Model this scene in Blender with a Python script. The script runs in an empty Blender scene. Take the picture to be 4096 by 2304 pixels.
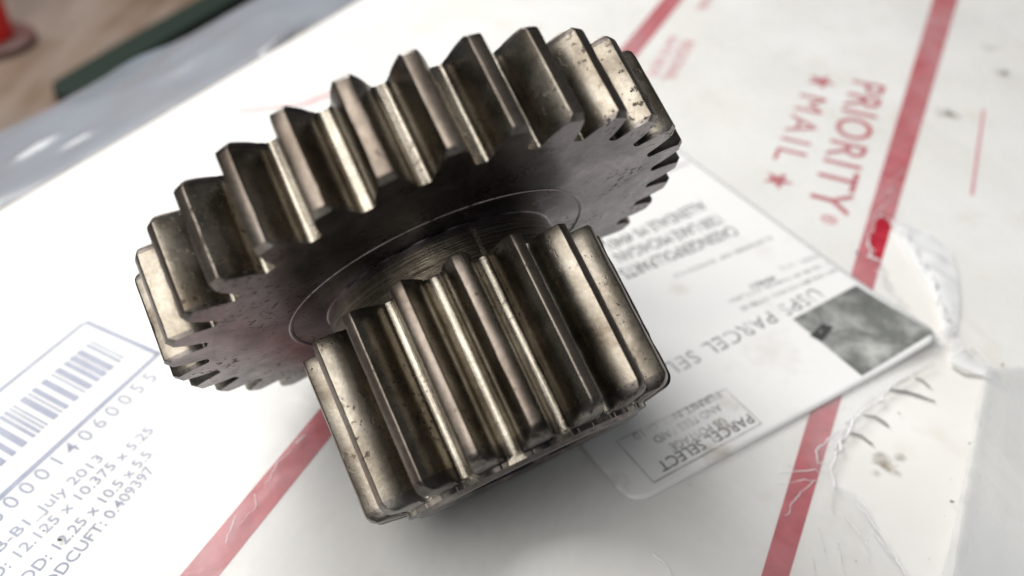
import bpy, bmesh, math, random
from mathutils import Vector, Matrix, noise as mn
SC = bpy.context.scene
COL = SC.collection
rnd = random.Random(7)
MM = 0.001

# ------------------------------------------------------------------ camera
F_PX, PITCH, ROLL, CAM_H = 3326.9, 0.72196, 0.02481, 150.0        # pixels at 4096 wide, radians, mm
_f = Vector((0, math.cos(PITCH), -math.sin(PITCH)))
_r = Vector((1, 0, 0)); _u = Vector((0, math.sin(PITCH), math.cos(PITCH)))
RT = _r*math.cos(ROLL) + _u*math.sin(ROLL); UP = -_r*math.sin(ROLL) + _u*math.cos(ROLL)
cam = bpy.data.cameras.new('camera'); camo = bpy.data.objects.new('camera', cam); COL.objects.link(camo)
M = Matrix((RT, UP, -_f)).transposed().to_4x4(); M.translation = Vector((0, 0, CAM_H*MM)); camo.matrix_world = M
cam.sensor_width = 36; cam.lens = F_PX/4096*36
cam.clip_start = 0.005; cam.clip_end = 20
cam.dof.use_dof = True; cam.dof.focus_distance = 0.146; cam.dof.aperture_fstop = 10.5
SC.camera = camo

# ------------------------------------------------------------------ light: a wide open doorway on the left, a dim room round it
W = bpy.data.worlds.new('World'); SC.world = W; W.use_nodes = True
bg = W.node_tree.nodes['Background']; bg.inputs[0].default_value = (0.90, 0.95, 1.0, 1); bg.inputs[1].default_value = 0.105
def area(name, loc, target, sx, sy, power, col):
    l = bpy.data.lights.new(name, 'AREA'); l.shape = 'RECTANGLE'; l.size = sx; l.size_y = sy; l.energy = power; l.color = col
    o = bpy.data.objects.new(name, l); COL.objects.link(o); o.location = loc
    o.rotation_euler = (Vector(target)-Vector(loc)).to_track_quat('-Z', 'Y').to_euler()
    return o
area('doorway_light', (-0.29, -0.20, 0.74), (0.0, 0.12, 0.0), 0.60, 0.60, 5.1, (1.0, 0.975, 0.94))
area('window_light', (-0.46, 0.72, 0.66), (-0.03, 0.17, 0.0), 0.62, 0.5, 9.8, (1.0, 0.985, 0.955))
SC.view_settings.view_transform = 'Standard'; SC.view_settings.look = 'None'
SC.view_settings.exposure = 0.12; SC.view_settings.gamma = 1.0
SC.view_settings.use_curve_mapping = False

# ------------------------------------------------------------------ helpers
def at(px, py, z=0.0):
    """point (mm) at height z that a pixel of the 2576-wide survey of the photograph falls on"""
    d = _f + RT*((px*1.59006-2048)/F_PX) - UP*((py*1.59006-1152)/F_PX)
    t = (z-CAM_H)/d.z
    return Vector((d.x*t, d.y*t, z))
def empty(name, loc=(0, 0, 0)):
    o = bpy.data.objects.new(name, None); COL.objects.link(o); o.location = Vector(loc); o.empty_display_size = .01
    return o
def tag(o, label=None, cat=None, group=None, kind=None):
    if label: o['label'] = label
    if cat: o['category'] = cat
    if group: o['group'] = group
    if kind: o['kind'] = kind
    return o
def mesh_obj(name, me, mats, parent=None, sharp=None):
    o = bpy.data.objects.new(name, me); COL.objects.link(o)
    for m in (mats if isinstance(mats, (list, tuple)) else [mats]): me.materials.append(m)
    if parent: o.parent = parent
    if sharp is not None:
        me.shade_smooth(); me.set_sharp_from_angle(angle=math.radians(sharp))
    return o
def pydata(name, verts, faces, mats, parent=None, sharp=None, matidx=None, uvs=None, scale=MM):
    me = bpy.data.meshes.new(name)
    me.from_pydata([(v[0]*scale, v[1]*scale, v[2]*scale) for v in verts], [], faces)
    if uvs:
        ul = me.uv_layers.new(name='UVMap')
        for lp in me.loops: ul.data[lp.index].uv = uvs[lp.vertex_index]
    o = mesh_obj(name, me, mats, parent, sharp)
    if matidx: me.polygons.foreach_set('material_index', matidx)
    me.validate(); me.update()
    return o
def poly_inside(p, poly):
    c = False; n = len(poly); j = n-1
    for i in range(n):
        a, b = poly[i], poly[j]
        if (a[1] > p[1]) != (b[1] > p[1]) and p[0] < (b[0]-a[0])*(p[1]-a[1])/(b[1]-a[1])+a[0]: c = not c
        j = i
    return c
def seg_near(p, a, b):
    ax, ay = a[0], a[1]; dx, dy = b[0]-ax, b[1]-ay
    t = max(0, min(1, ((p[0]-ax)*dx+(p[1]-ay)*dy)/(dx*dx+dy*dy+1e-9)))
    q = (ax+dx*t, ay+dy*t)
    return math.hypot(p[0]-q[0], p[1]-q[1]), q, t
def poly_near(p, poly):
    return min((seg_near(p, poly[i], poly[(i+1) % len(poly)]) for i in range(len(poly))), key=lambda s: s[0])

# ------------------------------------------------------------------ materials
class NT:
    def __init__(s, name):
        s.m = bpy.data.materials.new(name); s.m.use_nodes = True; s.t = s.m.node_tree; s.n = s.t.nodes; s.l = s.t.links
        s.b = s.n['Principled BSDF']; s.out = s.n['Material Output']
    def new(s, k, **kw):
        x = s.n.new(k)
        for a, v in kw.items(): setattr(x, a, v)
        return x
    def set(s, sock, v):
        if hasattr(v, 'is_output') or isinstance(v, bpy.types.NodeSocket): s.l.new(v, sock)
        else: sock.default_value = v
    def pos(s): return s.new('ShaderNodeNewGeometry').outputs['Position']
    def uv(s): return s.new('ShaderNodeUVMap').outputs[0]
    def mapping(s, vec, scale, loc=(0, 0, 0), rot=(0, 0, 0)):
        x = s.new('ShaderNodeMapping'); s.l.new(vec, x.inputs[0]); x.inputs['Scale'].default_value = scale
        x.inputs['Location'].default_value = loc; x.inputs['Rotation'].default_value = rot
        return x.outputs[0]
    def noise(s, vec, scale, detail=4, rough=.55, dist=0):
        x = s.new('ShaderNodeTexNoise'); s.l.new(vec, x.inputs['Vector'])
        x.inputs['Scale'].default_value = scale; x.inputs['Detail'].default_value = detail
        x.inputs['Roughness'].default_value = rough; x.inputs['Distortion'].default_value = dist
        return x.outputs['Fac']
    def ramp(s, fac, stops):
        x = s.new('ShaderNodeValToRGB'); s.l.new(fac, x.inputs[0]); e = x.color_ramp.elements
        while len(e) < len(stops): e.new(.5)
        for i, (p, c) in enumerate(stops):
            e[i].position = p; e[i].color = c if len(c) == 4 else (*c, 1)
        return x.outputs[0]
    def mix(s, fac, a, b, mode='MIX'):
        x = s.new('ShaderNodeMix', data_type='RGBA', blend_type=mode)
        s.set(x.inputs[0], fac)
        for i, v in ((6, a), (7, b)):
            if isinstance(v, tuple): v = v if len(v) == 4 else (*v, 1)
            s.set(x.inputs[i], v)
        return x.outputs[2]
    def math(s, op, a, b=0.0, clamp=False):
        x = s.new('ShaderNodeMath', operation=op); x.use_clamp = clamp; s.set(x.inputs[0], a); s.set(x.inputs[1], b)
        return x.outputs[0]
    def spots(s, c, p, lst, col):
        for (px, py), rad, amt in lst:
            v = s.new('ShaderNodeVectorMath', operation='DISTANCE'); s.l.new(p, v.inputs[0]); v.inputs[1].default_value = at(px, py)*MM
            w = s.math('ADD', v.outputs['Value'], s.math('MULTIPLY', s.math('SUBTRACT', s.noise(p, 260, 3), .5), rad*MM*2.6))
            k = s.math('SUBTRACT', 1.0, s.math('DIVIDE', w, rad*MM), True)
            c = s.mix(s.math('MULTIPLY', k, amt), c, col)
        return c
    def bump(s, h, strength, dist=.0002, normal=None):
        x = s.new('ShaderNodeBump'); s.l.new(h, x.inputs['Height']); x.inputs['Strength'].default_value = strength
        x.inputs['Distance'].default_value = dist
        if normal: s.l.new(normal, x.inputs['Normal'])
        return x.outputs[0]
def simple(name, col, rough=.5, metal=0, spec=.5):
    t = NT(name); t.b.inputs['Base Color'].default_value = (*col, 1); t.b.inputs['Roughness'].default_value = rough
    t.b.inputs['Metallic'].default_value = metal; t.b.inputs['Specular IOR Level'].default_value = spec
    return t.m

def steel(name, dark, mid, light, rough, pit=.6, streak=(0, 0), streak_amt=.0, bump=.25, pit_lo=.60, spotcol=(.025, .018, .012)):
    t = NT(name); p = t.pos()
    patina = t.noise(p, 95, 5, .6, .6)
    col = t.ramp(patina, [(.30, dark), (.50, mid), (.72, light)])
    fine = t.noise(p, 1500, 3, .6)
    col = t.mix(.22, col, t.ramp(fine, [(.3, (.25, .22, .2)), (.7, (.9, .86, .8))]), 'OVERLAY')
    h = t.math('MULTIPLY', fine, .35)
    rg = t.math('ADD', t.math('MULTIPLY', t.noise(p, 260, 3), .22), rough-.11)
    if streak_amt:
        st = t.noise(t.mapping(t.uv(), (streak[0], streak[1], 1)), 1.0, 3, .65)
        col = t.mix(streak_amt, col, t.ramp(st, [(.32, (.12, .1, .085)), (.68, (.95, .92, .86))]), 'OVERLAY')
        h = t.math('ADD', h, t.math('MULTIPLY', st, min(1.6, streak_amt*2.6)))
    # corrosion pits in clusters
    cl = t.ramp(t.noise(p, 62, 2), [(.47, (0, 0, 0)), (.60, (1, 1, 1))])
    pn = t.ramp(t.noise(p, 900, 4, .55), [(pit_lo, (0, 0, 0)), (pit_lo+.035, (1, 1, 1))])
    pm = t.math('MULTIPLY', t.math('MULTIPLY', cl, pn), pit)
    col = t.mix(pm, col, spotcol)
    rg = t.math('ADD', rg, t.math('MULTIPLY', pm, .3))
    h = t.math('SUBTRACT', h, t.math('MULTIPLY', pm, 1.2))
    t.l.new(col, t.b.inputs['Base Color']); t.l.new(rg, t.b.inputs['Roughness'])
    t.b.inputs['Metallic'].default_value = 1.0
    t.l.new(t.bump(h, bump, .00012), t.b.inputs['Normal'])
    return t.m
M_FLANK = steel('oily_tooth_flank', (.10, .083, .064), (.20, .18, .15), (.30, .281, .246), .29, .8, (2.0, .08), .05, pit_lo=.60)
M_LAND = steel('matte_tooth_land', (.14, .113, .092), (.20, .17, .145), (.26, .228, .20), .40, .55, (.9, .9), .06, .2, .62)
M_ROOT = steel('ground_tooth_root', (.19, .175, .152), (.275, .258, .225), (.365, .345, .305), .26, .35, (7.0, .08), .4, .3)
M_END = steel('worn_tooth_end', (.05, .045, .042), (.12, .108, .10), (.27, .255, .245), .34, .8, (1, 1), .1, .6)
M_FACE = steel('dark_gear_face', (.07, .060, .062), (.15, .133, .138), (.235, .21, .215), .30, .75, (.05, .35), .2, .2, .58)
M_NECK = steel('turned_neck', (.075, .068, .056), (.13, .118, .098), (.24, .222, .19), .34, .2, (.04, 3.2), .8, .9)

def white_board():
    t = NT('white_box_board'); p = t.pos()
    c = t.ramp(t.noise(p, 22, 4), [(.35, (.80, .785, .75)), (.65, (.86, .855, .84))])
    st = t.ramp(t.noise(p, 46, 3, .6), [(.60, (0, 0, 0)), (.74, (1, 1, 1))])
    c = t.mix(t.math('MULTIPLY', st, .30), c, (.62, .53, .38))
    c = t.spots(c, p, (((2228, 1168), 3.2, .8), ((2205, 1185), 1.6, .6), ((2268, 1150), 2.0, .5), ((2385, 285), 5.0, .7), ((2528, 185), 4.5, .7), ((2490, 120), 4.0, .35), ((155, 1355), 1.6, .9), ((2190, 310), 22, .10), ((2380, 60), 30, .12), ((1960, 180), 26, .08)), (.20, .155, .09))
    t.l.new(c, t.b.inputs['Base Color']); t.b.inputs['Roughness'].default_value = .55
    return t.m
M_BOARD = white_board()
def ink(name, col):
    t = NT(name); p = t.pos()
    c = t.mix(t.ramp(t.noise(p, 210, 3, .6), [(.45, (0, 0, 0)), (.75, (1, 1, 1))]), col, tuple(min(1, x*1.25+.03) for x in col))
    t.l.new(c, t.b.inputs['Base Color']); t.b.inputs['Roughness'].default_value = .5
    return t.m
M_RED = ink('red_ink', (.43, .010, .032)); M_NAVY = ink('navy_ink', (.10, .135, .27)); M_PINK = ink('pale_red_ink', (.60, .14, .18))
M_RUST = ink('red_brown_ink', (.55, .09, .12))
def worn_ink(name, col, lo, hi, scale=120):
    """ink rubbed off in patches down to the paper"""
    t = NT(name); p = t.pos()
    w = t.ramp(t.noise(p, scale, 4, .6), [(lo, (0, 0, 0)), (hi, (1, 1, 1))])
    t.l.new(t.mix(w, col, (.80, .80, .80)), t.b.inputs['Base Color']); t.b.inputs['Roughness'].default_value = .6
    return t.m
M_BLACK = worn_ink('worn_black_print', (.08, .08, .08), .59, .80)
M_GREYINK = worn_ink('worn_grey_print', (.20, .20, .20), .44, .68, 150)
def paper():
    t = NT('label_paper'); p = t.pos()
    c = t.ramp(t.noise(p, 30, 4), [(.3, (.83, .83, .83)), (.7, (.87, .87, .865))])
    s = t.ramp(t.noise(p, 38, 4, .65), [(.58, (0, 0, 0)), (.72, (1, 1, 1))])
    c = t.mix(t.math('MULTIPLY', s, .16), c, (.50, .40, .30))
    c = t.spots(c, p, (((1812, 1150), 4.0, .55), ((1822, 1085), 2.6, .5), ((1832, 1020), 3.2, .45), ((1538, 1232), 4.5, .5), ((1500, 1190), 3.0, .35), ((1710, 735), 4.0, .2), ((1940, 890), 9.0, .16)), (.36, .27, .17))
    t.l.new(c, t.b.inputs['Base Color']); t.b.inputs['Roughness'].default_value = .42
    t.l.new(t.bump(t.noise(p, 70, 3), .25, .0006), t.b.inputs['Normal'])
    return t.m
M_PAPER = paper()
def smudge():
    t = NT('smudged_black_print'); p = t.pos()
    c = t.ramp(t.noise(p, 85, 5, .62, .4), [(.30, (.075, .08, .073)), (.50, (.18, .187, .178)), (.70, (.50, .51, .49))])
    t.l.new(c, t.b.inputs['Base Color']); t.b.inputs['Roughness'].default_value = .55
    return t.m
M_SMUDGE = smudge()
def film(name, lo, hi, tint=(.86, .87, .88)):
    t = NT(name); p = t.pos()
    n1 = t.noise(t.mapping(p, (1, .55, 1), rot=(0, 0, .5)), 34, 4, .6, .5)
    f = t.ramp(n1, [(.30, (lo,)*3), (.72, (hi,)*3)])
    tr = t.new('ShaderNodeBsdfTransparent'); tr.inputs[0].default_value = (.97, .97, .97, 1)
    t.b.inputs['Base Color'].default_value = (*tint, 1); t.b.inputs['Roughness'].default_value = .21
    t.b.inputs['Specular IOR Level'].default_value = .5
    h = t.math('ADD', t.noise(p, 120, 4, .55, .3), t.math('MULTIPLY', t.noise(t.mapping(p, (1, .25, 1), rot=(0, 0, -.45)), 160, 3), .6))
    t.l.new(t.bump(h, .35, .0007), t.b.inputs['Normal'])
    mx = t.new('ShaderNodeMixShader'); t.l.new(f, mx.inputs[0]); t.l.new(tr.outputs[0], mx.inputs[1]); t.l.new(t.b.outputs[0], mx.inputs[2])
    t.l.new(mx.outputs[0], t.out.inputs[0])
    return t.m
M_FILM = film('cloudy_plastic_film', .10, .32)
M_FILM_SHADE = film('shade_tinted_film', .72, .93, (.27, .30, .345))  # loose film past the box edge, shade painted into its tint
M_FOLD = film('doubled_plastic_film', .32, .55, (.66, .675, .69))
M_FLAP = film('crumpled_plastic_film', .50, .95, (.9, .91, .92))
M_TEAR_SHADE = simple('tear_shade_grey', (.30, .30, .29), .4)  # dark grey painted for the slashes of shade at the tear
M_LIP = film('crinkled_film_edge', .55, .95, (.93, .93, .94))
def wood():
    t = NT('weathered_bench_wood'); p = t.pos()
    g = t.noise(t.mapping(p, (1, .18, 1), rot=(0, 0, .9)), 26, 5, .6, .4)
    c = t.ramp(g, [(.28, (.07, .036, .016)), (.45, (.12, .072, .040)), (.62, (.19, .135, .10)), (.78, (.24, .195, .17))])
    d = t.ramp(t.noise(p, 9, 3), [(.40, (0, 0, 0)), (.62, (1, 1, 1))])
    c = t.mix(t.math('MULTIPLY', d, .5), c, (.20, .165, .15))
    t.l.new(c, t.b.inputs['Base Color']); t.b.inputs['Roughness'].default_value = .7
    return t.m
M_WOOD = wood()

# ------------------------------------------------------------------ setting: bench top under the box
BZ = -135.0
v = [(-900, -300, BZ), (900, -300, BZ), (900, 1700, BZ), (-900, 1700, BZ)]
tag(pydata('bench_top', v, [(0, 1, 2, 3)], M_WOOD), kind='structure')

# ------------------------------------------------------------------ the mailing box
SDIR = math.radians(63.0)                                            # direction of the box's printed stripes
S = Vector((math.cos(SDIR), math.sin(SDIR), 0)); T = Vector((S.y, -S.x, 0))   # along / across (to the right)
box = tag(empty('mailing_box'), 'big white cardboard mailing box with red stripes, under the steel gear', 'box')
E0 = Vector((-131, 247, 0))                                          # a point on its left rear edge
def bxp(s, t_, z=0): return E0 + S*s + T*t_ + Vector((0, 0, z))
bev = 2.5
secs = [(0.0, 0.0, 0.0)]
L0, L1, Wd = -330, 340, 470
def slab(name, pts, z0, z1, mat, parent, sharp=30):
    n = len(pts)
    vs = [(p[0], p[1], z1) for p in pts]+[(p[0], p[1], z0) for p in pts]
    fs = [tuple(range(n))]+[tuple(range(2*n-1, n-1, -1))]+[(i, i+n, (i+1) % n+n, (i+1) % n) for i in range(n)]
    return pydata(name, vs, fs, mat, parent, sharp)
def ccw(pts):
    a = sum(pts[i][0]*pts[(i+1) % len(pts)][1]-pts[(i+1) % len(pts)][0]*pts[i][1] for i in range(len(pts)))
    return pts if a > 0 else pts[::-1]
tp = slab('top_panel', ccw([bxp(L0, 0), bxp(L1, 0), bxp(L1, Wd), bxp(L0, Wd)]), -3.2, -.2, M_BOARD, box)
bm_ = tp.modifiers.new('bevel', 'BEVEL'); bm_.width = .0012; bm_.segments = 3
for a, b in (((L0+2, 1.5), (L1-2, 4.5)), ((L0+2, Wd-4.5), (L1-2, Wd-1.5))):
    slab('side_panel', ccw([bxp(a[0], a[1]), bxp(b[0], a[1]), bxp(b[0], b[1]), bxp(a[0], b[1])]), BZ, -3.25, M_BOARD, box)
for a, b in (((L0+2, 4.6), (L0+5, Wd-4.6)), ((L1-5, 4.6), (L1-2, Wd-4.6))):
    slab('end_panel', ccw([bxp(a[0], a[1]), bxp(b[0], a[1]), bxp(b[0], b[1]), bxp(a[0], b[1])]), BZ, -3.25, M_BOARD, box)

PZ = -.10                                                            # prints lie 0.1 mm above the board
def strip(name, pts, mat, parent, z=PZ):
    vs = [(p[0], p[1], z) for p in ccw(pts)]
    return pydata(name, vs, [tuple(range(len(vs)))], mat, parent)
def line(name, a, b, w, mat, parent, z=PZ, w2=None):
    d = (b-a).normalized(); n = Vector((-d.y, d.x, 0)); w2 = w2 or w
    return strip(name, [a+n*w/2, b+n*w2/2, b-n*w2/2, a-n*w/2], mat, parent, z)
def text(name, s, a, b, h, mat, parent, z=PZ, fit=True, gap=1.0, bold=.005):
    """flat lettering whose baseline runs from a to b (mm), cap height h"""
    c = bpy.data.curves.new(name, 'FONT'); c.body = s; c.resolution_u = 3; c.space_character = gap; c.offset = bold
    o = bpy.data.objects.new(name, c); COL.objects.link(o)
    me = bpy.data.meshes.new_from_object(o.evaluated_get(bpy.context.evaluated_depsgraph_get()))
    bpy.data.objects.remove(o); bpy.data.curves.remove(c)
    xs = [q.co.x for q in me.vertices]; x0, x1 = min(xs), max(xs)
    d = (b-a); Ld = d.length; d.normalize(); n = Vector((-d.y, d.x, 0))
    sx = Ld/(x1-x0); sy = h/.729
    for q in me.vertices:
        p = a + d*((q.co.x-x0)*sx) + n*(q.co.y*sy); q.co = (p.x*MM, p.y*MM, z*MM)
    o = mesh_obj(name, me, mat, parent); me.update()
    return o
def star(name, c, r, mat, parent, z=PZ, rot=0):
    vs = [(c.x, c.y, z)]+[(c.x+math.cos(rot+k*math.pi/5)*(r if k % 2 == 0 else r*.42), c.y+math.sin(rot+k*math.pi/5)*(r if k % 2 == 0 else r*.42), z) for k in range(10)]
    return pydata(name, vs, [(0, 1+k, 1+(k+1) % 10) for k in range(10)], mat, parent)
# stripes (their ends outside the frame follow the same straight lines)
a = at(1950, 1449); b = at(2378, 0); line('red_stripe', a-(b-a)*.3, b+(b-a)*.04, 3.3, M_RED, box, w2=10.6)
a = at(500, 1449); b = at(1690, 0); line('red_stripe', a-(b-a)*.1, b+(b-a)*.1, 6.6, M_RED, box, w2=8.5)
line('thin_red_line', at(2445, 490), at(2475, 275), .9, M_PINK, box)
line('thin_red_line', at(597, 279), at(757, 264), 1.6, M_PINK, box); line('thin_red_line', at(757, 264), at(850, 228), 2.0, M_PINK, box)
text('priority_lettering', 'PRIORITY', at(2146, 199), at(2030, 517), 13.0, M_RED, box, gap=1.08)
text('mail_lettering', 'MAIL', at(2014, 234), at(1944, 398), 10.6, M_RED, box, gap=1.25, bold=0)
star('red_star', at(2066, 204), 6.2, M_RED, box, rot=-.46); star('red_star', at(1957, 452), 5.2, M_RED, box, rot=-.46)
text('registered_mark', '®', at(2069, 535), at(2062, 556), 5.0, M_PINK, box)
text('regional_lettering', 'REGIONAL', at(1718, 100), at(1664, 200), 5.2, M_RUST, box)
text('rate_lettering', 'RATE BOX', at(1682, 90), at(1626, 190), 4.4, M_PINK, box)
text('rate_lettering', 'REGIONAL', at(1795, -60), at(1750, 25), 5.2, M_RUST, box)
# navy bar code panel at the lower left
A, B, C_ = at(215, 808), at(398, 889), at(0, 1250)
dB = (C_-B).normalized()
line('navy_rule', A, B, 1.3, M_NAVY, box); line('navy_rule', B-dB*.6, B+dB*75, 1.3, M_NAVY, box); line('navy_rule', A+dB*.7, A+dB*75, 1.1, M_NAVY, box)
b0 = at(314, 898); b1 = at(229, 856)
bd = (b0-b1); r2 = random.Random(3); s_ = 0; k = 0
vs, fs = [], []
while s_ < 62:
    w_ = r2.choice((.55, .55, .9, 1.35, 1.7)); q0 = b1+dB*s_+(B-A)*0; q1 = q0+bd
    i = len(vs); vs += [(*q0.xy, PZ), (*(q0+dB*w_).xy, PZ), (*(q1+dB*w_).xy, PZ), (*q1.xy, PZ)]; fs.append((i, i+1, i+2, i+3))
    s_ += w_+r2.choice((.5, .6, 1.0, 1.3))
tag(pydata('barcode', vs, fs, M_NAVY, box), kind='stuff')
text('number_lettering', '600014060055', at(-10, 1318), at(398, 948), 4.0, M_NAVY, box, gap=1.55)
text('code_lettering', 'RB-B1_July 2013', at(-30, 1415), at(262, 1152), 2.7, M_NAVY, box)
text('size_lettering', 'ID: 12.125 x 10.375 x 5.25', at(-20, 1470), at(388, 1082), 2.7, M_NAVY, box)
text('size_lettering', 'OD: 12.25 x 10.5 x 5.5', at(66, 1470), at(384, 1142), 2.7, M_NAVY, box)
text('volume_lettering', 'ODCUFT: 0.409397', at(128, 1480), at(390, 1180), 2.7, M_NAVY, box)

# ------------------------------------------------------------------ the plastic mailing bag stretched over the box
bag = tag(empty('plastic_bag'), 'cloudy torn plastic bag stretched over the white mailing box', 'plastic bag')
FZ = .42
HOLE1 = [at(*q).xy for q in ((2196, 572), (2212, 560), (2240, 566), (2262, 590), (2300, 645), (2350, 735), (2385, 838), (2340, 842), (2290, 800), (2232, 728), (2209, 690), (2202, 668), (2190, 655), (2193, 642), (2174, 631), (2188, 618), (2180, 606), (2196, 592))]
HOLE2 = [at(*q).xy for q in ((2372, 880), (2345, 920), (2280, 955), (2236, 985), (2205, 1018), (2150, 1062), (2120, 1110), (2092, 1170), (2085, 1195), (2100, 1230), (2150, 1252), (2178, 1295), (2212, 1350), (2240, 1400), (2280, 1465), (2360, 1465), (2395, 1330), (2430, 1140), (2452, 1010), (2478, 936), (2430, 920))]
HOLES = (HOLE1, HOLE2)
creases = [  # a, b, height, width (mm)
    (at(2095, 1150), at(1990, 1240), .9, .5), (at(2105, 1100), at(2040, 1170), .8, .6), (at(2200, 1030), at(2090, 1080), .9, .6),
    (at(2085, 1190), at(2075, 1330), 1.0, .45), (at(2110, 1250), at(2220, 1420), .9, .5), (at(2060, 1190), at(1970, 1195), .5, .4), (at(2050, 1215), at(1960, 1225), .45, .4),
    (at(2130, 1300), at(2210, 1449), .7, .5), (at(2090, 1330), at(2140, 1449), .7, .5), (at(2060, 1360), at(2080, 1470), .6, .5),
    (at(2210, 560), at(2150, 600), 1.2, .7), (at(2200, 570), at(2265, 520), 1.1, .7), (at(2230, 555), at(2330, 600), 1.4, .8),
    (at(2385, 860), at(2440, 930), 2.2, 1.3), (at(2400, 800), at(2520, 900), 1.4, 1.0), (at(2440, 930), at(2540, 1000), 1.6, 1.0),
    (at(800, 1075), at(690, 1190), .7, .8), (at(730, 1185), at(640, 1310), .7, .6), (at(650, 1250), at(560, 1390), .5, .6),
    (at(830, 1050), at(720, 1000), .9, 1.6), (at(1390, 1130), at(1300, 1240), .5, .8),
    (at(2480, 930), at(2400, 1449), 1.3, 1.4), (at(2540, 950), at(2480, 1449), .7, 1.2),
    (at(2240, 350), at(2290, 240), .5, .6), (at(2210, 470), at(2290, 500), .8, .6), (at(2180, 540), at(2250, 450), .6, .6),
    (at(20, 1449), at(-10, 1350), .6, 1.0), (at(120, 1180), at(20, 1190), .6, .8), (at(270, 830), at(330, 905), .6, .5)]
edge_c = E0
overhang_creases = [(at(660, 140), at(790, 45), 2.6, 2.4), (at(120, 375), at(260, 300), 1.4, 1.6), (at(0, 400), at(150, 300), 1.4, 1.8), (at(380, 200), at(520, 90), 1.5, 5.0)]
def film_z(x, y):
    p = Vector((x, y, 0))
    z = FZ + .16*mn.noise(Vector((x*.035, y*.035, 3.1))) + .07*mn.noise(Vector((x*.12, y*.09, 7.7)))
    for a, b, h, w in creases:
        if min(a.x, b.x)-8 < x < max(a.x, b.x)+8 and min(a.y, b.y)-8 < y < max(a.y, b.y)+8:
            d, q, t_ = seg_near(p, a, b); z += h*math.exp(-(d/w)**2)*math.sin(math.pi*min(1, .15+t_*.8))
    for H in HOLES:
        if min(q[0] for q in H)-12 < x < max(q[0] for q in H)+12 and min(q[1] for q in H)-12 < y < max(q[1] for q in H)+12:
            d = poly_near((x, y), H)[0]
            z += (1.1+1.3*mn.noise(Vector((x*.22, y*.22, 1))))*math.exp(-d/2.2)*(1 if d < 12 else 0)
            z += .35*math.exp(-d/7)*mn.noise(Vector((x*.45, y*.45, 5)))
    # beyond the rear left edge of the box the film sags away
    t_ = (p-edge_c).dot(T)
    wob = 2.5*mn.noise(Vector((x*.03, y*.03, 9)))
    u = -(t_+wob)
    if u > 0:
        z -= .0022*u*u + u*.10*min(1, u/10)
        z += 1.8*mn.noise(Vector((x*.055, y*.022, 2)))*min(1, u/14)
        for a, b, h, w in overhang_creases:
            d, q, t_ = seg_near(p, a, b); z += h*math.exp(-(d/w)**2)*math.sin(math.pi*t_)**.7
    if u <= 0:
        q = p-LAB_B; lu, lv = q.dot(LU), q.dot(LV)
        if -1 < lu < LWID+1 and -1 < lv < 119: z = min(z, FZ-.12)
        return max(z, FZ-.35)
    return z
LAB_A, LAB_B = at(2365, 862), at(1590, 1280)
LU = (LAB_A-LAB_B).normalized(); LV = Vector((-LU.y, LU.x, 0)); LWID = (LAB_A-LAB_B).length
def film_sheet():
    step = 1.6
    s0, s1, t0, t1 = -200.0, 318.0, -68.0, 440.0
    ns, nt = int((s1-s0)/step), int((t1-t0)/step); overhang = []
    idx = {}; vs = []; fs = []
    grid = [[None]*(nt+1) for _ in range(ns+1)]
    for i in range(ns+1):
        for j in range(nt+1):
            tt = t0+j*step
            if j == 0: tt += 5*mn.noise(Vector((i*.035, 0, 4)))+2*mn.noise(Vector((i*.16, 0, 8)))
            q = E0+S*(s0+i*step)+T*tt
            x, y = q.x, q.y
            for H in HOLES:
                d, n_, _t = poly_near((x, y), H)
                if d < step*.75: x, y = n_
            grid[i][j] = len(vs); vs.append((x, y, film_z(x, y)))
    for i in range(ns):
        for j in range(nt):
            c = [grid[i][j], grid[i+1][j], grid[i+1][j+1], grid[i][j+1]]
            mx = sum(vs[k][0] for k in c)/4; my = sum(vs[k][1] for k in c)/4
            if any(poly_inside((mx, my), H) for H in HOLES): continue
            q = Vector((mx, my, 0))-E0
            wob = .7*mn.noise(Vector((mx*.06, my*.06, 9)))
            (overhang if q.dot(T)+wob < .8 else fs).append(tuple(c[::-1]))
    def part(name, faces, mat):
        used = sorted({k for f in faces for k in f}); re_ = {k: n for n, k in enumerate(used)}
        pydata(name, [vs[k] for k in used], [tuple(re_[k] for k in f) for f in faces], mat, bag, 80)
    part('film_sheet', fs, M_FILM); part('shade_tinted_overhang', overhang, M_FILM_SHADE)  # the part past the box edge carries its shade in the colour
film_sheet()
def crumple(name, pts, base, amp, mat, parent, step=1.2, freq=.16, seed=0):
    xs = [p.x for p in pts]; ys = [p.y for p in pts]; poly = [p.xy for p in pts]
    vs, fs, g = [], [], {}
    nx, ny = int((max(xs)-min(xs))/step)+2, int((max(ys)-min(ys))/step)+2
    for i in range(nx+1):
        for j in range(ny+1):
            x, y = min(xs)+i*step, min(ys)+j*step
            d, q, _ = poly_near((x, y), poly); ins = poly_inside((x, y), poly)
            if d < step*.7: x, y = q
            k = min(1, d/6) if ins else 0
            r_ = 1-abs(mn.noise(Vector((x*freq, y*freq, seed))))*2.2
            z = base + amp*(.25+.75*k)*(r_*.6+.4*mn.noise(Vector((x*freq*2.3, y*freq*2.3, seed+4)))) + amp*.35*k
            g[i, j] = len(vs); vs.append((x, y, max(z, FZ+.15)))
    for i in range(nx):
        for j in range(ny):
            c = [g[i, j], g[i+1, j], g[i+1, j+1], g[i, j+1]]
            m = (sum(vs[k][0] for k in c)/4, sum(vs[k][1] for k in c)/4)
            if poly_inside(m, poly): fs.append(tuple(c))
    return pydata(name, vs, fs, mat, parent, 50)
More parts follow.
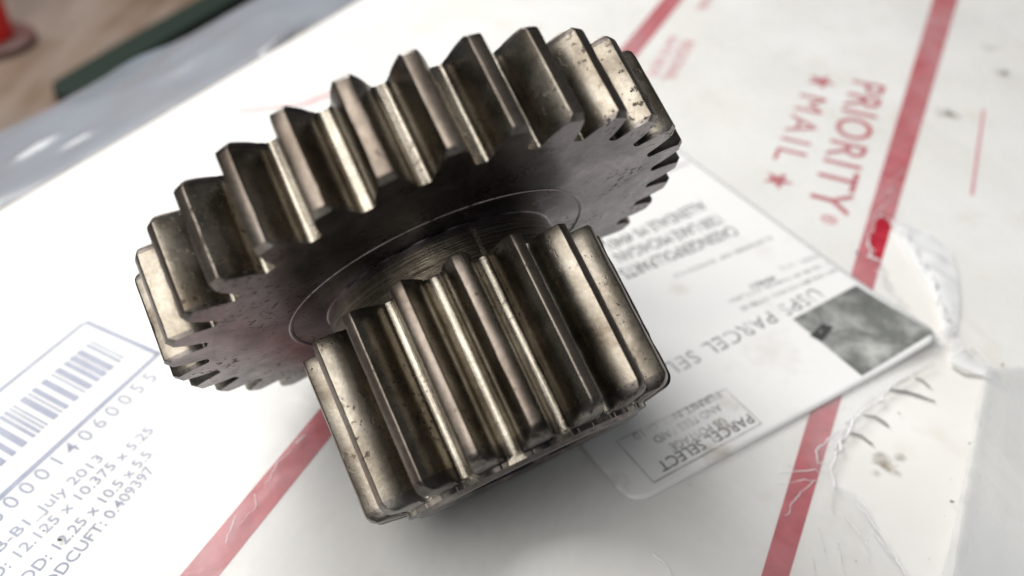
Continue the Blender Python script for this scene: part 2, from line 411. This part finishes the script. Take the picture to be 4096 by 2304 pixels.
crumple('torn_flap', [at(*q) for q in ((2232, 556), (2300, 575), (2352, 600), (2392, 640), (2408, 700), (2412, 780), (2402, 842), (2372, 850), (2355, 775), (2318, 700), (2272, 628))], .5, 1.5, M_FLAP, bag, seed=3, freq=.12)
crumple('torn_flap', [at(*q) for q in ((2395, 850), (2430, 900), (2490, 920), (2530, 985), (2480, 955), (2430, 935), (2385, 915))], .5, 1.2, M_FLAP, bag, seed=8, freq=.12)
crumple('torn_flap', [at(*q) for q in ((2352, 905), (2300, 936), (2240, 968), (2190, 1005), (2130, 1066), (2098, 1140), (2088, 1120), (2122, 1056), (2182, 1000), (2242, 957))], .45, .8, M_FLAP, bag, seed=12, freq=.12)
crumple('bag_fold', [at(*q) for q in ((2482, 935), (2560, 925), (2640, 940), (2680, 1200), (2640, 1470), (2392, 1470), (2425, 1250), (2455, 1080))], .55, .35, M_FOLD, bag, seed=21, freq=.05)
# flat slashes in painted shade grey along the tear, its rolled ragged lip and the hard wrinkles that run from it
def strand(name, pts, r0, r1, mat, z=None, jit=.35, seed=0, step=.9):
    P = []
    for a, b in zip(pts[:-1], pts[1:]):
        n = max(1, int((b-a).length/step)); P += [a+(b-a)*(k/n) for k in range(n)]
    P.append(pts[-1]); vs, fs = [], []; N = len(P)
    for k, c in enumerate(P):
        d = (P[min(k+1, N-1)]-P[max(k-1, 0)]).normalized(); n_ = Vector((-d.y, d.x, 0))
        c = c+n_*jit*(mn.noise(Vector((k*.43, seed*5.1, 0)))+.5*mn.noise(Vector((k*1.1, seed*5.1, 3))))*2
        r = r0+(r1-r0)*(.5+.9*mn.noise(Vector((k*.37, seed*3.3, 9)))); r = max(.05, r)*math.sin(math.pi*(k+.5)/N)**.35
        zz = film_z(c.x, c.y)+r*.4 if z is None else z
        for q in range(6):
            a_ = q*math.pi/3; vs.append((c.x+n_.x*math.cos(a_)*r, c.y+n_.y*math.cos(a_)*r, zz+math.sin(a_)*r*.8))
    for k in range(N-1):
        for q in range(6): fs.append((k*6+q, k*6+(q+1) % 6, k*6+6+(q+1) % 6, k*6+6+q))
    return pydata(name, vs, fs, mat, bag, 60)
def vec(L_): return [at(*q) for q in L_]
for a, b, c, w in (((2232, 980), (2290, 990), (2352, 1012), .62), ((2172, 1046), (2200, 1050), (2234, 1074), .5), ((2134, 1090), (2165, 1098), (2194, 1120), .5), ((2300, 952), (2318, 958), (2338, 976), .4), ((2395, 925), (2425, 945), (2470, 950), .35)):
    strand('shade_slash', vec((a, b, c)), w*.55, w, M_TEAR_SHADE, .30, .1, a[0])
H3 = [Vector((*q, 0)) for q in HOLE2]; H4 = [Vector((*q, 0)) for q in HOLE1]
strand('torn_lip', H3[1:11], .12, .42, M_LIP, None, .4, 1); strand('torn_lip', H3[10:16], .08, .26, M_LIP, None, .4, 2)
strand('torn_lip', H4[0:8], .15, .5, M_LIP, None, .7, 3); strand('torn_lip', H4[7:]+H4[:1], .06, .24, M_LIP, None, .9, 4); strand('torn_lip', H4[9:17], .05, .4, M_LIP, None, 1.3, 6)
for n_, L_, r in ((1, ((1955, 1196), (2010, 1190), (2082, 1197)), .13), (2, ((1948, 1224), (2020, 1214), (2080, 1222)), .11), (3, ((2108, 1085), (2052, 1140), (2056, 1172), (2088, 1180)), .17),
                 (4, ((2050, 1212), (2012, 1240), (1975, 1300)), .12), (5, ((2090, 1215), (2094, 1290)), .16), (6, ((2150, 1275), (2200, 1330)), .12), (7, ((2118, 1290), (2165, 1360), (2190, 1420)), .1),
                 (8, ((2105, 1370), (2120, 1440)), .13), (9, ((2062, 1340), (2072, 1400)), .12), (10, ((2190, 1340), (2240, 1410)), .12), (11, ((2040, 1400), (2050, 1449)), .12),
                 (12, ((1640, 1395), (1672, 1420), (1690, 1449)), .2), (13, ((2330, 880), (2400, 860), (2432, 905)), .22), (14, ((2390, 700), (2350, 760), (2378, 832)), .2), (15, ((2300, 590), (2352, 660), (2400, 690)), .22),
                 (16, ((2390, 905), (2450, 880), (2500, 935)), .2), (17, ((2215, 500), (2252, 470)), .14), (18, ((2180, 560), (2240, 505)), .2), (19, ((2230, 470), (2275, 430)), .1),
                 (20, ((738, 1140), (700, 1168), (668, 1222)), .12), (21, ((640, 1245), (646, 1275), (606, 1325)), .1), (22, ((770, 1098), (745, 1122)), .25), (23, ((595, 1300), (570, 1370)), .1), (24, ((60, 1170), (25, 1182)), .2)):
    strand('film_wrinkle', vec(L_), r*.5, r*1.3, M_LIP, None, .25, n_)

# ------------------------------------------------------------------ the shipping label
label = tag(empty('shipping_label'), 'white paper shipping label stuck upside down beside the small pinion', 'label')
U = (LAB_A-LAB_B).normalized(); V = Vector((-U.y, U.x, 0))            # U along its printed top edge, V away from the camera
LW = (LAB_A-LAB_B).length
def lp(u, v_): return LAB_B+U*u+V*v_
LEN = 118.0
rr = 5.0
def label_z(u, v_):
    z = FZ+.10+.05*mn.noise(Vector((u*.05, v_*.05, 2)))
    d = math.hypot(LW-u, v_); z += 1.7*math.exp(-(d/16)**2)          # the corner lifts
    z += .08*math.exp(-(v_/2.5))
    return z
def label_sheet():
    vs, fs, g = [], [], {}; st = 1.6
    nu, nv = int(LW/st), int(LEN/st)
    for i in range(nu+1):
        for j in range(nv+1):
            u, v_ = LW*i/nu, LEN*j/nv
            for cu, cv, su, sv in ((rr, rr, -1, -1), (LW-rr, rr, 1, -1), (LW-rr, LEN-rr, 1, 1), (rr, LEN-rr, -1, 1)):
                if (u-cu)*su > 0 and (v_-cv)*sv > 0:
                    dd = math.hypot(u-cu, v_-cv)
                    if dd > 0:
                        m = max(abs(u-cu), abs(v_-cv)); k = m/dd; u, v_ = cu+(u-cu)*k, cv+(v_-cv)*k
            p = lp(u, v_); g[i, j] = len(vs); vs.append((p.x, p.y, label_z(u, v_)))
    for i in range(nu):
        for j in range(nv): fs.append((g[i, j], g[i+1, j], g[i+1, j+1], g[i, j+1]))
    o = pydata('label_paper', vs, fs, M_PAPER, label, 60)
    s = o.modifiers.new('thickness', 'SOLIDIFY'); s.thickness = .00010; s.offset = -1
label_sheet()
LZ = .09
def drape(o):
    for q in o.data.vertices:
        p = Vector((q.co.x/MM, q.co.y/MM, 0))-LAB_B; q.co.z = (label_z(p.dot(U), p.dot(V))+LZ)*MM
    o.data.update(); return o
def onlab(px, py): return at(px, py, .9)
def lquad(name, pts, mat, n=8, lift=0):
    """a printed patch, gridded so it follows the paper; pts are four corners"""
    a, b, c, d = pts; vs, fs = [], []
    for i in range(n+1):
        for j in range(n+1):
            p = (a*(1-i/n)+b*(i/n))*(1-j/n)+(d*(1-i/n)+c*(i/n))*(j/n); w = p-LAB_B
            vs.append((p.x, p.y, label_z(w.dot(U), w.dot(V))+LZ+lift))
    for i in range(n):
        for j in range(n):
            f = (i*(n+1)+j, (i+1)*(n+1)+j, (i+1)*(n+1)+j+1, i*(n+1)+j+1); fs.append(f)
    o = pydata(name, vs, fs, mat, label)
    if o.data.polygons[0].normal.z < 0: o.data.flip_normals()
    return o
def lline(name, a, b, w, mat=None):
    d = (b-a).normalized(); n_ = Vector((-d.y, d.x, 0))*w/2
    lquad(name, [a+n_, b+n_, b-n_, a-n_], mat or M_GREYINK, 10)
lquad('printed_square', [onlab(2155, 716), onlab(2345, 846), onlab(2168, 944), onlab(1995, 800)], M_SMUDGE, 14)
lquad('printed_mark', [onlab(2098, 822), onlab(2068, 858), onlab(2038, 842), onlab(2070, 812)], worn_ink('dark_print', (.05, .05, .05), .5, .8), 5, .02)
lquad('printed_mark', [onlab(2070, 832), onlab(2065, 837), onlab(2060, 833), onlab(2065, 828)], M_GREYINK, 3, .04)
def lt(name, s, a, b, h, mat=None, gap=1.0):
    return drape(text(name, s, onlab(*a), onlab(*b), h, mat or M_BLACK, label, gap=gap, bold=0))
lt('usps_lettering', 'USPS PARCEL SELECT', (2046, 722), (1560, 968), 4.6, M_GREYINK, 1.1)
lt('heading_lettering', 'PARCEL SELECT', (1880, 1039), (1650, 1163), 2.9)
lt('postage_lettering', 'US POSTAGE', (1816, 1048), (1681, 1117), 2.2, M_GREYINK)
lt('postage_lettering', 'AND FEES PAID', (1806, 1013), (1640, 1099), 2.2, M_GREYINK)
lt('postage_lettering', 'PERMIT NO. G-10', (1803, 982), (1589, 1091), 2.2, M_GREYINK)
lt('address_lettering', 'CASSINGERPOLLPARTS', (1838, 566), (1554, 678), 4.6, M_BLACK)
lt('address_lettering', '1200 LAKE MICHIGAN', (1799, 539), (1540, 637), 4.6, M_BLACK)
lt('address_lettering', 'ALLENDALE MI 49401', (1760, 504), (1515, 608), 4.6, M_BLACK)
lt('small_lettering', 'CUSTOMER REF  REFERENCE', (1938, 592), (1692, 690), 1.5, M_GREYINK)
lt('small_lettering', 'CARRIER  -  LEASE', (2056, 638), (1960, 670), 1.6, M_GREYINK); lt('small_lettering', '49401', (1945, 690), (1884, 714), 2.0, M_BLACK)
lt('small_lettering', '0123 MI 49 PARCEL RETURN', (2080, 656), (1830, 752), 1.5, M_GREYINK); lt('small_lettering', 'RETURN SERVICE REQUESTED ID', (2100, 672), (1860, 772), 1.5, M_GREYINK)
lline('rule', onlab(1916, 1063), onlab(1645, 1212), .25); lline('rule', onlab(1916, 1063), onlab(1825, 977), .25)
lline('rule', onlab(1645, 1212), onlab(1551, 1108), .25); lline('rule', onlab(1825, 977), onlab(1551, 1108), .2); lline('rule', onlab(1735, 405), onlab(1680, 428), .5)

# ------------------------------------------------------------------ the cluster gear
GD = Vector((.4455349, -.74560808, -.49554742)); GE = Vector((.25418895, -.42538831, .86858089)); GG = GD.cross(GE)
GC = Vector((-14.0817, 123.0131, 45.5815))
gear = tag(empty('cluster_gear'), 'dark steel double spur gear lying tilted on the white plastic', 'gear')
gm = Matrix((GE, GG, GD)).transposed().to_4x4(); gm.translation = GC*MM; gear.matrix_world = gm   # local z = axis, from wheel to pinion

def involute_half(r, N, rp):
    rb = rp*math.cos(math.radians(20)); inv20 = math.tan(math.radians(20))-math.radians(20)
    base = math.pi/(2*N)+inv20
    if r <= rb: return base
    a = math.acos(rb/r); return base-(math.tan(a)-a)
def profile(N, rp, rroot, rtip, thin, nf=7, fil=.6):
    """half tooth from gullet centre to land centre: list of (r, angle from tooth centre, zone)"""
    pit = math.pi/N; pts = []
    rfil = min(fil, (rtip-rroot)*.45)
    rs = rroot+rfil
    hs = involute_half(rs, N, rp)+.004
    # gullet floor then a quarter fillet
    hf = hs+rfil*.95/rroot
    hf = min(hf, pit*.97)
    for k in range(3): pts.append((rroot, pit+(hf-pit)*k/3, 0))
    for k in range(7):
        q = k/6*math.pi/2; pts.append((rroot+rfil*(1-math.cos(q)), hf+(hs-hf)*math.sin(q), 0 if k < 4 else 1))
    rc = .22
    for k in range(1, nf+1):
        r = rs+(rtip-rc-rs)*k/nf
        pts.append((r, max(.006, involute_half(r, N, rp)+.004*(1-k/nf)-thin/r), 1))
    ht = pts[-1][1]
    pts.append((rtip-rc*.3, max(.004, ht-.10/rtip), 1)); pts.append((rtip, max(.003, ht-.28/rtip), 2)); pts.append((rtip, 0.0, 2))
    return pts
def tooth(name, N, rp, rroot, rtip, rin, stations, theta, parent, seed):
    """stations: list of (axial, tip radius, thinning, end zone?)"""
    r3 = random.Random(seed); vs, uvs, rows, zones = [], [], [], None
    off = Vector((seed*3.7, seed*1.3, seed*.7)); chip = r3.random()
    for (ax, tip, thin, endz) in stations:
        half = profile(N, rp, rroot, tip, thin, fil=1.7 if N == 18 else .95)
        full = half+[(r, -a, z) for r, a, z in half[-2::-1]]
        zones = [z for _, _, z in full]; row = []; L = 0; prev = None
        for r, a, z in full:
            rr_ = r
            if z >= 1 and r > rroot+1.2:                              # wear: nicks and dents that bite into the edges
                n = mn.noise(Vector((ax*.45, a*rroot*.5, 0))+off); k = (r-rroot)/(rtip-rroot)
                rr_ -= .10*max(0, n)*k*k
                n2 = mn.noise(Vector((ax*.9, a*rroot*1.1, 5))+off)
                if n2 > .38: rr_ -= (n2-.38)*(1.6 if endz else .7)*k*k
            x, y = rr_*math.cos(theta-a), rr_*math.sin(theta-a)
            if prev: L += math.hypot(x-prev[0], y-prev[1])
            prev = (x, y); row.append(len(vs)); vs.append((x, y, ax)); uvs.append((L+seed*7.3, ax+seed*11.1))
        rows.append(row)
    fs, mi = [], []
    zm = {0: 2, 1: 0, 2: 1}
    for i in range(len(rows)-1):
        e = stations[i][3] or stations[i+1][3]
        for j in range(len(rows[0])-1):
            fs.append((rows[i][j], rows[i][j+1], rows[i+1][j+1], rows[i+1][j]))
            z = max(zones[j], zones[j+1]) if zones[j] != zones[j+1] else zones[j]
            mi.append(3 if (e and z > 0) else zm[z])
    pit = math.pi/N
    for row, ax, flip in ((rows[0], stations[0][0], False), (rows[-1], stations[-1][0], True)):
        arc = []
        for k in range(5):
            a = -pit+2*pit*k/4; arc.append(len(vs)); vs.append((rin*math.cos(theta-a), rin*math.sin(theta-a), ax)); uvs.append((a*rin, ax))
        loop = row+arc
        # faces between the profile and the arc: sorted strip keeps it planar and robust
        fs.append(tuple(loop if not flip else loop[::-1])); mi.append(4 if not flip else 4)
    # profile runs with falling angle; fix the winding from the real normals
    me = bpy.data.meshes.new(name); me.from_pydata([(a*MM, b*MM, c*MM) for a, b, c in vs], [], fs)
    ul = me.uv_layers.new(name='UVMap')
    for lp_ in me.loops: ul.data[lp_.index].uv = uvs[lp_.vertex_index]
    o = mesh_obj(name, me, [M_FLANK, M_LAND, M_ROOT, M_END, M_FACE], parent)
    me.polygons.foreach_set('material_index', mi)
    b = bmesh.new(); b.from_mesh(me); bmesh.ops.recalc_face_normals(b, faces=b.faces); b.to_mesh(me); b.free()
    me.shade_smooth(); me.set_sharp_from_angle(angle=math.radians(38)); me.update()
    return o
def lathe(name, prof, mats, parent, n=160, zone=None, sharp=25):
    vs, fs, uvs, mi = [], [], [], []; L = 0
    for k, (ax, r) in enumerate(prof):
        if k: L += math.hypot(ax-prof[k-1][0], r-prof[k-1][1])
        for i in range(n):
            a = 2*math.pi*i/n; vs.append((r*math.cos(a), r*math.sin(a), ax)); uvs.append((i/n*120, L))
    for k in range(len(prof)-1):
        for i in range(n):
            j = (i+1) % n; fs.append((k*n+i, k*n+j, (k+1)*n+j, (k+1)*n+i)); mi.append(zone[k] if zone else 0)
    o = pydata(name, vs, fs, mats, parent, sharp, mi, uvs)
    b = bmesh.new(); b.from_mesh(o.data); bmesh.ops.recalc_face_normals(b, faces=b.faces); b.to_mesh(b and o.data); b.free()
    return o
# big wheel: 32 teeth
PH, NW = .35754, 32
WT = 16.3
wheel = lathe('gear_wheel', [(-WT, 15.5), (-WT, 44.2), (.8, 44.2), (.8, 30.5), (.95, 30.3), (.95, 29.9), (.72, 29.6), (.7, 25.4), (.7, 24.0), (.75, 23.3), (.95, 23.05), (1.9, 23.05), (1.9, 15.5), (-WT, 15.5)],
              [M_FACE, M_END], gear, zone=[0, 0, 0, 0, 0, 1, 0, 0, 0, 0, 0, 0, 0])
wst = []
tipR, rootR = 51.87, 45.0
for k in range(5):                                                   # eased rear ends, square front ends with a turned chamfer
    q = math.pi/2*k/4; wst.append((-WT+1.2*(1-math.cos(q)), tipR-1.3*(1-math.sin(q)), .25*(1-math.sin(q)), k < 4))
for k in range(1, 11): wst.append((-WT+1.2+(WT-1.2)*k/10, tipR, 0, False))
wst += [(.8, tipR-1.0, .06, True)]
for k in range(NW):
    tooth('tooth', NW, 48.8, rootR, tipR, 44.2, wst, PH-k*2*math.pi/NW, wheel, k+1)
# neck
lathe('neck', [(1.9, 23.05)]+[(1.9+.6*k, 23.05+(.05 if k % 2 else -.04)) for k in range(1, 9)]+[(7.2, 23.0), (7.52, 22.6), (7.52, 15.5), (1.9, 15.5)], [M_NECK], gear)
# pinion: 18 teeth
S1, S2, PT, PR = 7.52, 36.6, 30.45, 23.55
pinion = lathe('pinion', [(S1, 15.5), (S1, 22.4), (40.3, 22.4), (40.9, 21.7), (40.9, 17.0), (40.2, 15.5), (S1, 15.5)], [M_FACE, M_END], gear, zone=[0, 0, 1, 0, 1, 0])
pst = [(S1, PT-.12, .17, False), (S1+.25, PT, .12, False)]
for k in range(1, 15): pst.append((S1+.25+(S2-S1-.25)*k/14, PT, .12, False))
for k in range(1, 7):
    q = math.pi/2*k/6; pst.append((S2+2.3*math.sin(q), PT-2.3*(1-math.cos(q)), (.12+.4*(1-math.cos(q))), True))
pst += [(S2+2.45, PT-3.4, .6, True), (S2+2.75, PT-5.2, .75, True), (S2+2.95, PR+.28, .9, True), (40.3, PR+.24, .9, False)]
for k in range(18):
    tooth('tooth', 18, 27.4, PR, PT, 22.4, pst, .57027-k*2*math.pi/18, pinion, k+60)

# ------------------------------------------------------------------ things beyond the box, far out of focus
def bar(name, a, b, w, h, mat, label_, cat):
    d = (b-a).normalized(); n_ = Vector((-d.y, d.x, 0)); K = 24; ring = 12; vs, fs = [], []
    for k in range(K+1):
        t_ = k/K; c = a+(b-a)*t_+n_*(1.5*math.sin(t_*5))
        for i in range(ring):
            q = 2*math.pi*i/ring; sx = math.copysign(abs(math.cos(q))**.5, math.cos(q)); sz = math.copysign(abs(math.sin(q))**.5, math.sin(q))
            e = .35 if k in (0, K) else 1
            p = c+n_*(w/2*sx*e); vs.append((p.x, p.y, c.z+h/2*sz*e))
    for k in range(K):
        for i in range(ring): fs.append((k*ring+i, k*ring+(i+1) % ring, (k+1)*ring+(i+1) % ring, (k+1)*ring+i))
    fs += [tuple(range(ring))[::-1], tuple(range(K*ring, K*ring+ring))]
    return tag(pydata(name, vs, fs, mat, None, 40), label_, cat)
M_GREEN = simple('dark_green_paint', (.010, .020, .014), .75, 0, .2)
zb = BZ+5
bar('green_strap', at(150, 243, zb), at(640, -50, zb), (at(318, 168, zb)-at(294, 128, zb)).length, 9, M_GREEN, 'long dark green strap lying on the bench behind the plastic bag', 'strap')
M_REDP = simple('red_plastic', (.72, .02, .02), .4); M_MAROON = simple('dark_maroon_plastic', (.10, .035, .03), .5)
rc_ = at(-10, 112, BZ)
red = tag(empty('red_bottle', Vector((rc_.x, rc_.y, BZ))*MM), 'blurred red bottle with a dark base at the top left corner', 'bottle')
def rev(name, prof, mat, n=40):
    vs, fs = [], []
    for z, r in prof:
        for i in range(n): vs.append((r*math.cos(2*math.pi*i/n), r*math.sin(2*math.pi*i/n), z))
    for k in range(len(prof)-1):
        for i in range(n): fs.append((k*n+i, k*n+(i+1) % n, (k+1)*n+(i+1) % n, (k+1)*n+i))
    return pydata(name, vs, fs, mat, red, 40)
rev('bottle_base', [(0.3, 0), (.3, 27), (2, 29), (5, 29), (7, 26), (7, 10)], M_MAROON)
rev('bottle_body', [(5, 15), (21, 15.5), (60, 15.5), (66, 12), (68, 0)], M_REDP)

# ------------------------------------------------------------------ grit on the plastic
M_GRIT = simple('dark_grit', (.03, .026, .02), .8)
vs, fs = [], []
def speck(px, py, r):
    r *= .62
    c = at(px, py, FZ); c.z = film_z(c.x, c.y)
    i = len(vs); n = 6; ph_ = rnd.random()*6
    vs.append((c.x, c.y, c.z+r*.5))
    for k in range(n):
        q = ph_+2*math.pi*k/n; e = r*(.6+.8*rnd.random()); vs.append((c.x+e*math.cos(q)*1.4, c.y+e*math.sin(q), c.z-.05))
    for k in range(n): fs.append((i, i+1+k, i+1+(k+1) % n))
for q in ((2528, 180, 1.6), (2387, 285, 1.5), (2393, 1265, .45), (2430, 1128, .35), (2460, 1078, .3), (2522, 918, .5), (2262, 1040, .3), (2155, 635, .7), (560, 690, .5), (150, 1358, .55), (110, 1335, .35), (612, 960, .35), (1815, 527, .5), (2000, 1245, .25)): speck(*q)
for _ in range(40): speck(rnd.uniform(1700, 2560), rnd.uniform(100, 1440), rnd.uniform(.07, .2))
tag(pydata('grit', vs, fs, M_GRIT, None, 30), 'dark specks of grit scattered on the plastic', 'grit', kind='stuff')
